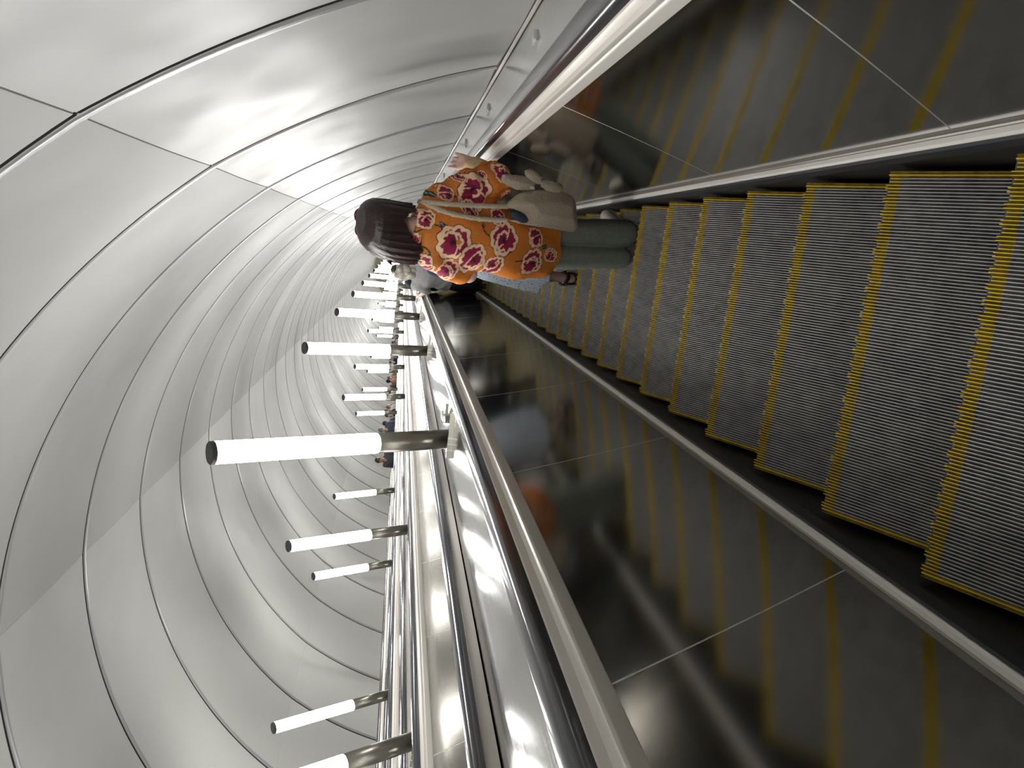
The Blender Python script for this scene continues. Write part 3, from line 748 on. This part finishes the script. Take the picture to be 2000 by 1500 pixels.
def main_person():
    root = empty('person', (OX, OY, OZ), 0, 'person in an orange tunic with crimson flowers, dark shoulder-length hair, seen from behind', 'person')
    # body
    F = Field((-0.32, -0.2, 0.0), (0.46, 0.42, 1.80), 0.008)
    L, R = head(F, (-0.035, 0.06, 1.655), 1.05, 0.35)
    F.cap((0.0, 0.0, 1.46), (-0.025, 0.04, 1.58), 0.058, 0.052, 0.03)
    F.loft([(0.86, 0, 0, .15, .09), (1.0, 0, 0, .14, .085), (1.15, 0, 0, .13, .08), (1.3, 0, 0, .14, .09), (1.42, 0, 0, .13, .075), (1.49, 0, 0, .07, .05)], 0.03)
    F.chain([((0.14, 0, 1.42), .045), ((0.285, -0.01, 1.07), .038), ((0.375, 0.235, 1.035), .027)], 0.02)
    F.chain([((-0.155, 0, 1.42), .045), ((-0.218, 0.03, 1.14), .042), ((-0.12, 0.24, 1.06), .027)], 0.02)
    for s_, hx, kx, ax in ((1, .07, .09, .125), (-1, -.07, -.045, -.012)):
        F.chain([((hx, 0, .88), .08), ((kx, .01, .48), .05), ((ax, 0.0, .10), .036)], 0.02)
        F.cap((ax, -0.03, .045), (ax + 0.02, .12, .04), .034, .03, .02)
    hand(F, (-0.12, 0.24, 1.06), (0.6, 0.75, -0.1), (0.5, -0.3, 0.8), (-0.4, 0.3, 0.85), 0.95, 0.7)
    H = Field((0.27, 0.17, 0.92), (0.50, 0.46, 1.16), 0.0035)
    H.cap((0.355, 0.16, 1.045), (0.378, 0.235, 1.040), .028, .027, 0.01)
    hand(H, (0.382, 0.25, 1.045), (0.10, 0.93, 0.22), (-1, 0.1, 0.10), (-0.05, -0.28, 0.95), 1.16, 0.26, 0.6, 0.0098)
    link('body', F.mesh('body', SKIN, extra=[H.surf()]), root)
    eyes(root, L, R, 1.05)
    # hair: parted fall with strands, shorter at the nape
    F = Field((-0.30, -0.16, 1.38), (0.20, 0.24, 1.86), 0.006)
    def strands(X, Y, Z):
        a = np.arctan2(Y - 0.05, X + 0.035); w_ = np.clip((1.78 - Z) * 4, 0, 1)
        return w_ * (0.0045 * np.sin(23 * a + 5 * np.sin(3 * Z)) + 0.003 * np.sin(51 * a + 9 * Z) + 0.0018 * np.sin(97 * a - 14 * Z))
    zb = lambda X, Y: 1.615 - 0.085 * np.clip((np.abs(X + 0.0) - 0.012) / 0.075, 0, 1) ** 1.3 - 0.05 * np.clip((-X - 0.06) / 0.10, 0, 1) + 0.010 * np.sin(70 * X) + 0.006 * np.sin(161 * X) + np.where(Y > 0.12, 0.04, 0)
    F.loft([(1.40, -.045, .045, .135, .085), (1.47, -.043, .045, .148, .100), (1.55, -.046, .05, .150, .118), (1.62, -.045, .055, .150, .122), (1.69, -.036, .055, .143, .120), (1.735, -.026, .055, .130, .112), (1.765, -.020, .055, .112, .098), (1.785, -.014, .055, .088, .078), (1.797, -.012, .055, .058, .05)], 0.0, bottom=zb, fold=strands, p=2.25)
    c = np.array(L(0, 0.13, -0.03)); F.ell(c, (0.085, 0.10, 0.13), 0, R, cut=True)
    F.chain([((-0.17, 0.03, 1.67), .012), ((-0.20, 0.03, 1.63), .006), ((-0.222, 0.025, 1.605), .003)], 0.01)
    link('hair', F.mesh('hair', mat_hair('dark brown hair', (0.012, 0.008, 0.009, 1), (0.052, 0.027, 0.024, 1))), root)
    # tunic
    F = Field((-0.34, -0.24, 0.58), (0.46, 0.36, 1.60), 0.0042)
    def fold(X, Y, Z):
        lw = np.clip((1.15 - Z) * 2.2, 0, 1)
        return lw * (0.008 * np.sin(26 * X + 12 * Z) + 0.006 * np.sin(43 * X - 20 * Z + 1)) + 0.004 * np.sin(13 * Z + 24 * X) * np.clip((Z - 1.0) * 4, 0, 1) * np.clip((1.38 - Z) * 6, 0, 1) + 0.003 * np.sin(20 * Z - 35 * X)
    hem = lambda X, Y: 0.632 + 1.45 * (X + 0.01) ** 2 + 0.004 * np.sin(40 * X)
    F.loft([(0.60, -.02, 0, .165, .125), (0.70, -.022, 0, .176, .132), (0.85, -.026, 0, .186, .138), (1.0, -.02, 0, .186, .132), (1.15, -.012, 0, .18, .125), (1.3, -.005, 0, .176, .122), (1.40, 0, 0, .168, .105), (1.46, 0, 0, .13, .085), (1.515, 0.0, .0, .082, .072)], 0.0, bottom=hem, fold=fold, p=2.3)
    F.cap((-0.04, 0, 1.462), (-0.150, 0, 1.418), .052, .058, .04); F.cap((0.04, 0, 1.468), (0.140, 0, 1.420), .052, .062, .04)
    F.chain([((0.140, 0, 1.410), .066), ((0.225, -.01, 1.24), .086), ((0.285, -.015, 1.075), .093)], 0.03)
    F.cap((0.285, -.015, 1.075), (0.318, 0.09, 1.060), .090, .074, 0.03)
    F.chain([((-0.150, 0, 1.410), .060), ((-0.195, 0.015, 1.28), .062), ((-0.212, 0.03, 1.20), .066)], 0.03)
    # collar stand and folds of the sleeve
    F.cap((-0.075, -0.045, 1.535), (0.055, -0.055, 1.525), .022, .02, .02)
    F.ell((0.0, 0.03, 1.56), (0.062, 0.062, 0.07), 0, cut=True)
    sl, X, Y, Z = F.grid((0.16, -0.2, 0.95), (0.46, 0.36, 1.5)); F.D[sl] += 0.0065 * np.sin(34 * Z + 22 * X + 8 * np.sin(20 * Y)) + 0.004 * np.sin(61 * Z - 30 * X)
    link('tunic', F.mesh('tunic', mat_print(), col=paint), root)
    F = Field((0.26, 0.08, 0.94), (0.48, 0.34, 1.17), 0.005); F.cap((0.325, 0.09, 1.055), (0.378, 0.225, 1.050), .062, .046, 0.0); F.cap((0.372, 0.215, 1.050), (0.392, 0.29, 1.05), .038, .036, 0, cut=True)
    sl, X, Y, Z = F.grid(F.lo, F.lo + F.n * F.h); F.D[sl] += 0.003 * np.sin(70 * X + 50 * Z)
    tag(link('cuff', F.mesh('cuff', mat_fabric('beige cuff', srgb(222, 190, 150))), root), 'beige inner cuff of the right sleeve')
    # trousers
    F = Field((-0.24, -0.2, -0.01), (0.28, 0.2, 0.98), 0.006)
    tf = lambda X, Y, Z: 0.003 * np.sin(17 * Z + 38 * X) * np.sin(5 * Z + 1) + 0.0022 * np.sin(40 * X + 6 * Z + 30 * Y)
    F.loft([(0.80, 0, 0, .172, .115), (0.9, 0, 0, .165, .11), (0.96, 0, 0, .155, .105)], 0.0)
    F.loft([(0.012, .131, .0, .088, .098), (0.25, .108, .0, .083, .092), (0.5, .083, 0, .080, .092), (0.7, .078, 0, .086, .1), (0.88, .072, 0, .09, .105)], 0.008, fold=tf)
    F.loft([(0.012, -.018, .02, .070, .092), (0.25, -.030, .015, .076, .090), (0.5, -.052, .01, .079, .092), (0.7, -.066, 0, .086, .1), (0.88, -.07, 0, .09, .105)], 0.008, fold=tf)
    link('trousers', F.mesh('trousers', mat_fabric('grey-green corduroy', (0.32, 0.345, 0.29, 1), (0.25, 0.275, 0.23, 1), sc=40, fold=0.25)), root)
    sm = simple('white canvas', (0.66, 0.63, 0.57, 1), 0.6); so = simple('pale rubber sole', (0.5, 0.47, 0.42, 1), 0.6)
    for ax, dx, fy in ((0.140, 0.088, 0.02), (-0.010, 0.0, 0.05)):
        F = Field((ax - 0.08, -0.12, 0.0), (ax + 0.18, 0.30, 0.15), 0.006)
        F.cap((ax, -0.035 + fy, 0.055), (ax + dx, 0.13 + fy, 0.050), .042, .040, 0.02); F.cap((ax, -0.03 + fy, 0.06), (ax, -0.02 + fy, 0.10), .042, .042, .02)
        sl, X, Y, Z = F.grid(F.lo, F.lo + F.n * F.h); F.D[sl] = np.maximum(F.D[sl], 0.018 - Z)
        sh = link('shoe', F.mesh('shoe', sm), root)
        F = Field((ax - 0.08, -0.12, 0.0), (ax + 0.18, 0.30, 0.05), 0.006); F.cap((ax, -0.035 + fy, 0.03), (ax + dx, 0.13 + fy, 0.03), .047, .046, 0)
        sl, X, Y, Z = F.grid(F.lo, F.lo + F.n * F.h); F.D[sl] = np.maximum(np.maximum(F.D[sl], 0.002 - Z), Z - 0.026)
        link('sole', F.mesh('sole', so), sh)
    return root, L, R
main, ML, MR = main_person()

# sunglasses pushed up into the hair
def sunglasses():
    root = empty('sunglasses', (OX, OY, OZ), 0, 'dark red sunglasses pushed up on the dark brown hair', 'sunglasses')
    fm = simple('dark red frame', (0.10, 0.012, 0.018, 1), 0.25); lm = simple('smoky lens', (0.10, 0.05, 0.05, 1), 0.1, 0.0)
    c = np.array([-0.022, 0.135, 1.762]); ax = np.array([math.cos(0.3), math.sin(0.3), 0]); fw = np.array([-math.sin(0.3), math.cos(0.3), 0])
    F = Field(c - 0.2, c + 0.14, 0.004)
    P = lambda a, b, z: c + a * ax + b * fw + np.array([0, 0, z])
    for s_ in (-1, 1):
        pts = [P(s_ * 0.036 + 0.033 * math.cos(t), 0.0 + 0.020 * math.sin(t), 0.0 + 0.016 * math.sin(t)) for t in np.linspace(0, 2 * math.pi, 15)]
        F.chain([(p, .004) for p in pts], 0.0)
        F.chain([(P(s_ * 0.069, 0, 0.0), .0045), (P(s_ * 0.088, -0.02, -0.02), .004), (P(s_ * 0.100, -0.09, -0.05), .0035)], 0.0)
    F.cap(P(-0.006, 0, 0.004), P(0.006, 0, 0.004), .004, .004, 0)
    link('frame', F.mesh('frame', fm), root)
    for s_ in (-1, 1):
        F = Field(c - 0.12, c + 0.12, 0.004); q = P(s_ * 0.036, 0, 0); F.ell(q, (0.031, 0.022, 0.006), 0, np.array([[1, 0, 0], [0, .78, -.62], [0, .62, .78]]))
        link('lens', F.mesh('lens', lm), root)
sunglasses()

# fleece shoulder bag with two ears
def shoulder_bag():
    root = empty('shoulder_bag', (OX, OY, OZ), 0, 'beige fleece shoulder bag with two soft ears hanging from the orange tunic\'s right shoulder', 'bag')
    t = NT('beige fleece').base((0.40, 0.32, 0.23, 1), 0.95, 0.0, 0.1); v = t.coords()
    t.b.inputs['Sheen Weight'].default_value = 0.5
    n1 = t.noise(v, 170, 4, 0.7); t.l(t.ramp(n1, [(0.3, (0.53, 0.41, 0.28, 1)), (0.7, (0.78, 0.64, 0.46, 1))]), t.b.inputs['Base Color']); t.bump(n1, 0.9, 0.012); fl = t.m
    rng = np.random.RandomState(5)
    def fuzz(F, a=0.0035): F.D += a * np.random.RandomState(7).uniform(-1, 1, F.D.shape)
    F = Field((0.03, -0.27, 0.52), (0.38, -0.06, 1.18), 0.0055)
    F.poly([(0.157, 1.105), (0.185, 1.085), (0.236, 1.022), (0.268, 0.92), (0.287, 0.77), (0.275, 0.668), (0.250, 0.635), (0.105, 0.587), (0.078, 0.625), (0.082, 0.80), (0.080, 0.95), (0.082, 1.02), (0.092, 1.10), (0.094, 1.06), (0.112, 0.965), (0.135, 0.995), (0.150, 1.05)], -0.178, 0.052, 0.012)
    F.poly([(0.275, 1.13), (0.318, 1.125), (0.330, 1.00), (0.315, 0.90), (0.262, 0.92), (0.250, 1.03)], -0.150, 0.040, 0.012, 0.01)
    fuzz(F); bb = link('body', F.mesh('bag_body', fl), root); sm = bb.modifiers.new('soften', 'SMOOTH'); sm.iterations = 14; sm.factor = 0.5
    for c, r, a in (((0.335, -0.160, 0.925), (0.030, 0.032, 0.066), 0.28), ((0.300, -0.205, 0.835), (0.030, 0.026, 0.078), 0.05)):
        F = Field(np.array(c) - 0.11, np.array(c) + 0.11, 0.0055); ca, sa = math.cos(a), math.sin(a)
        F.ell(c, r, 0, np.array([[ca, 0, sa], [0, 1, 0], [-sa, 0, ca]])); fuzz(F); link('ear', F.mesh('ear', fl), root)
    for pts in ([(0.117, -0.085, 1.500), (0.120, -0.140, 1.445), (0.128, -0.155, 1.36), (0.142, -0.165, 1.22), (0.157, -0.172, 1.09)], [(0.106, -0.075, 1.505), (0.088, -0.128, 1.47), (0.077, -0.145, 1.40), (0.074, -0.152, 1.24), (0.087, -0.172, 1.09)]):
        pts = [(0.118, 0.03, 1.495), (0.118, -0.03, 1.508)] + pts
        F = Field((0.03, -0.24, 1.05), (0.2, 0.08, 1.56), 0.005); F.chain([(p, .0125) for p in pts], 0.006); fuzz(F, 0.002); link('strap', F.mesh('strap', fl), root)
    m = MB(); m.box(0.262, 0.276, -0.222, -0.219, 0.965, 0.995); link('care_tag', m.mesh('care_tag', M_WHITE), root)
    # something navy and knitted inside
    t = NT('navy knit').base((0.02, 0.03, 0.06, 1), 0.9); wv = t.n('ShaderNodeTexWave'); wv.inputs['Scale'].default_value = 70; wv.bands_direction = 'Z'; t.l(t.coords(), wv.inputs['Vector'])
    t.l(t.ramp(wv.outputs['Fac'], [(0.4, (0.012, 0.018, 0.04, 1)), (0.8, (0.07, 0.09, 0.13, 1))]), t.b.inputs['Base Color']); t.bump(wv.outputs['Fac'], 0.6, 0.006)
    F = Field((0.05, -0.25, 0.93), (0.18, -0.11, 1.10), 0.0045); F.ell((0.114, -0.182, 1.015), (0.026, 0.030, 0.066), 0, np.array([[.97, 0, .24], [0, 1, 0], [-.24, 0, .97]]))
    o = link('knitted_scarf', F.mesh('knit', t.m)); o.location = (OX, OY, OZ); tag(o, 'navy knitted scarf showing in the mouth of the beige fleece bag', 'scarf')
shoulder_bag()

# ------------------------------------------------------------------ people standing lower on the near escalator
def mat_flowerdots():
    t = NT('pale blue flowered cotton').base((0.42, 0.50, 0.58, 1), 0.8)
    vo = t.n('ShaderNodeTexVoronoi'); vo.inputs['Scale'].default_value = 55; t.l(t.coords(), vo.inputs['Vector'])
    t.l(t.ramp(vo.outputs['Distance'], [(0.22, (0.16, 0.15, 0.2, 1)), (0.34, (0.60, 0.68, 0.76, 1))]), t.b.inputs['Base Color']); return t.m
GRP = 'people lower on the near escalator'
p2, A2, L2, k2 = person((0.095, 3.84, tread(3.84) + 0.045), 0.08, 'person in pale blue flowered skirt and black platform sandals behind the orange tunic', 1.63, top=(0.035, 0.045, 0.085), hair=((0.02, 0.017, 0.016), (0.05, 0.042, 0.038)), hair_kind='long', sleeve=1.0,
                        arms='hug', res=0.009, sw=0.72, build=0.86, skirt=(0.40, mat_flowerdots()), shoes=None, group=GRP)
sb = simple('black sandal', (0.010, 0.010, 0.011, 1), 0.45)
for s_ in (-1, 1):
    F = Field((s_ * .095 - .09, -.12, -.045), (s_ * .095 + .09, .25, .17), 0.006); ax = s_ * 0.092
    F.cap((ax, -0.045, -0.01), (ax + s_ * 0.012, 0.14, -0.01), .047, .046, 0)
    sl, X, Y, Z = F.grid(F.lo, F.lo + F.n * F.h); F.D[sl] = np.maximum(np.maximum(F.D[sl], -0.044 - Z), Z - 0.006 + 0 * X)
    for z, r, y in ((0.112, .040, -0.012), (0.098, .041, -0.012)):
        pts = [((ax + r * math.cos(t), y + r * 1.05 * math.sin(t), z + 0.006 * math.sin(2 * t)), .009) for t in np.linspace(0, 2 * math.pi, 13)]; F.chain(pts, 0.0)
    for t in (-1, 1): F.chain([((ax + t * .04, -.012, .10), .007), ((ax + t * .043, -.02, .05), .007), ((ax + t * .04, -.01, .0), .008)], 0)
    F.chain([((ax - .05, .10, 0), .012), ((ax - .02, .11, .06), .012), ((ax + .03, .11, .06), .012), ((ax + .055, .10, 0), .012)], 0)
    link('sandal', F.mesh('sandal', sb), p2)
person((0.20, 5.42, tread(5.42)), 0.0, 'person in dark clothes with a tan cap, seen only mirrored in the left panel', 1.68, top=(0.03, 0.032, 0.036), legs=(0.018, 0.02, 0.025), sleeve=1.0, arms=('phone', 'down'), cap_hat=(0.42, 0.27, 0.12), group=GRP)
person((-0.32, 8.95, tread(8.95)), -0.05, 'person with curly grey-blond hair and pale grey jacket, hand out toward the left handrail', 1.70, top=(0.62, 0.62, 0.61), legs=(0.045, 0.05, 0.058), hair=((0.50, 0.46, 0.39), (0.80, 0.74, 0.63)), hair_kind='curly', sleeve=0.62, arms=('rail', 'phone'), res=0.011, build=1.18, skirt=(0.35, mat_fabric('charcoal skirt', (0.06, 0.065, 0.075, 1))), group=GRP)
person((-0.34, 9.85, tread(9.85)), 0.0, 'person in a long dark grey coat below the curly grey hair', 1.74, top=(0.03, 0.033, 0.04), legs=(0.03, 0.033, 0.038), sleeve=1.0, arms='down', res=0.015, build=1.2, group=GRP, skirt=(0.3, mat_fabric('dark grey wool', (0.05, 0.054, 0.062, 1))))
person((0.18, 7.35, tread(7.35)), 0.0, 'person in navy top hidden behind the orange tunic', 1.66, top=(0.03, 0.04, 0.08), sleeve=1.0, res=0.018, group=GRP)
person((-0.10, 13.4, tread(13.4)), 0.0, 'person in black far down the near escalator', 1.76, top=(0.02, 0.02, 0.022), sleeve=1.0, res=0.018, group=GRP)

# ------------------------------------------------------------------ people riding up the farthest escalator
BL = (0.02, 0.016, 0.014); BR = ((0.05, 0.03, 0.02), (0.12, 0.07, 0.045)); GRY = ((0.10, 0.10, 0.10), (0.22, 0.22, 0.22)); DK = (BL, (0.045, 0.036, 0.03)); RED = ((0.16, 0.06, 0.03), (0.35, 0.15, 0.08))
RIDERS = [
    (22.3, 1.80, (0.10, 0.10, 0.12), DK, 'short', 1.0, ('rail', 'down'), 'rider in a dark patterned jacket, arm out past the closest lamp', {}),
    (25.84, 1.82, (0.085, 0.09, 0.125), GRY, 'short', 0.5, ('down', 'chest'), 'grey-haired rider in a slate blue T-shirt, closest whole figure', {'build': 1.15}),
    (27.3, 1.66, (0.16, 0.17, 0.18), DK, 'short', 0.45, ('down', 'chest'), 'rider in black cap and grey shirt, hand at chest', {'cap_hat': (0.02, 0.02, 0.022)}),
    (28.1, 1.62, (0.012, 0.018, 0.035), DK, 'short', 1.0, 'down', 'rider in a navy jacket beside the black cap', {}),
    (29.29, 1.66, (0.62, 0.61, 0.58), DK, 'short', 0.45, 'down', 'bearded rider in a white T-shirt with dark hair', {'beard': True}),
    (30.3, 1.60, (0.58, 0.56, 0.53), RED, 'long', 0.5, 'down', 'red-haired rider in white behind the bearded one', {}),
    (32.11, 1.72, (0.45, 0.43, 0.40), BR, 'short', 0.6, 'down', 'rider in beige top with brown hair between two lamps', {}),
    (33.77, 1.80, (0.10, 0.075, 0.06), BR, 'long', 1.0, 'phone', 'long-haired rider in a brown top, head raised above the others', {}),
    (35.4, 1.70, (0.32, 0.20, 0.15), DK, 'short', 0.4, 'chest', 'rider in a black cap with bare arms', {'cap_hat': (0.012, 0.012, 0.014)}),
    (36.69, 1.68, (0.24, 0.16, 0.13), BR, 'long', 0.5, 'down', 'brown-haired rider in a rust top below the black cap', {}),
    (40.0, 1.62, (0.5, 0.5, 0.5), DK, 'short', 0.5, 'down', 'dark-haired rider in light grey', {}),
    (41.0, 1.68, (0.015, 0.025, 0.06), DK, 'short', 1.0, 'down', 'rider in a navy coat', {}),
    (42.65, 1.70, (0.30, 0.29, 0.28), GRY, 'short', 0.5, 'down', 'far grey-haired rider in grey', {}),
    (45.5, 1.68, (0.05, 0.05, 0.055), DK, 'short', 1.0, 'down', 'far rider in black', {}),
    (49.44, 1.66, (0.5, 0.48, 0.46), DK, 'long', 0.5, 'down', 'far long-haired rider in a pale top', {}),
    (52.5, 1.68, (0.03, 0.04, 0.08), BR, 'short', 1.0, 'down', 'far brown-haired rider in navy', {}),
    (56.25, 1.64, (0.2, 0.19, 0.18), DK, 'short', 0.5, 'down', 'farthest visible rider, in taupe', {}),
]
for i, (s, H, top, hr, hk, sl_, arms, lab, kw) in enumerate(RIDERS):
    x, y, z = W(-6.6 + 0.06 * math.sin(i * 2.4), s, 0.3)
    y = (math.floor(y / 0.4) + 0.45) * 0.4
    person((x, y, tread(y) + 0.0), math.pi + 0.25 * math.sin(i * 1.7), lab, H, top=top, hair=hr, hair_kind=hk, sleeve=sl_, arms=arms, res=0.016 if s < 38 else 0.022, skin=SKIN if i % 2 else SKIN2, **kw)
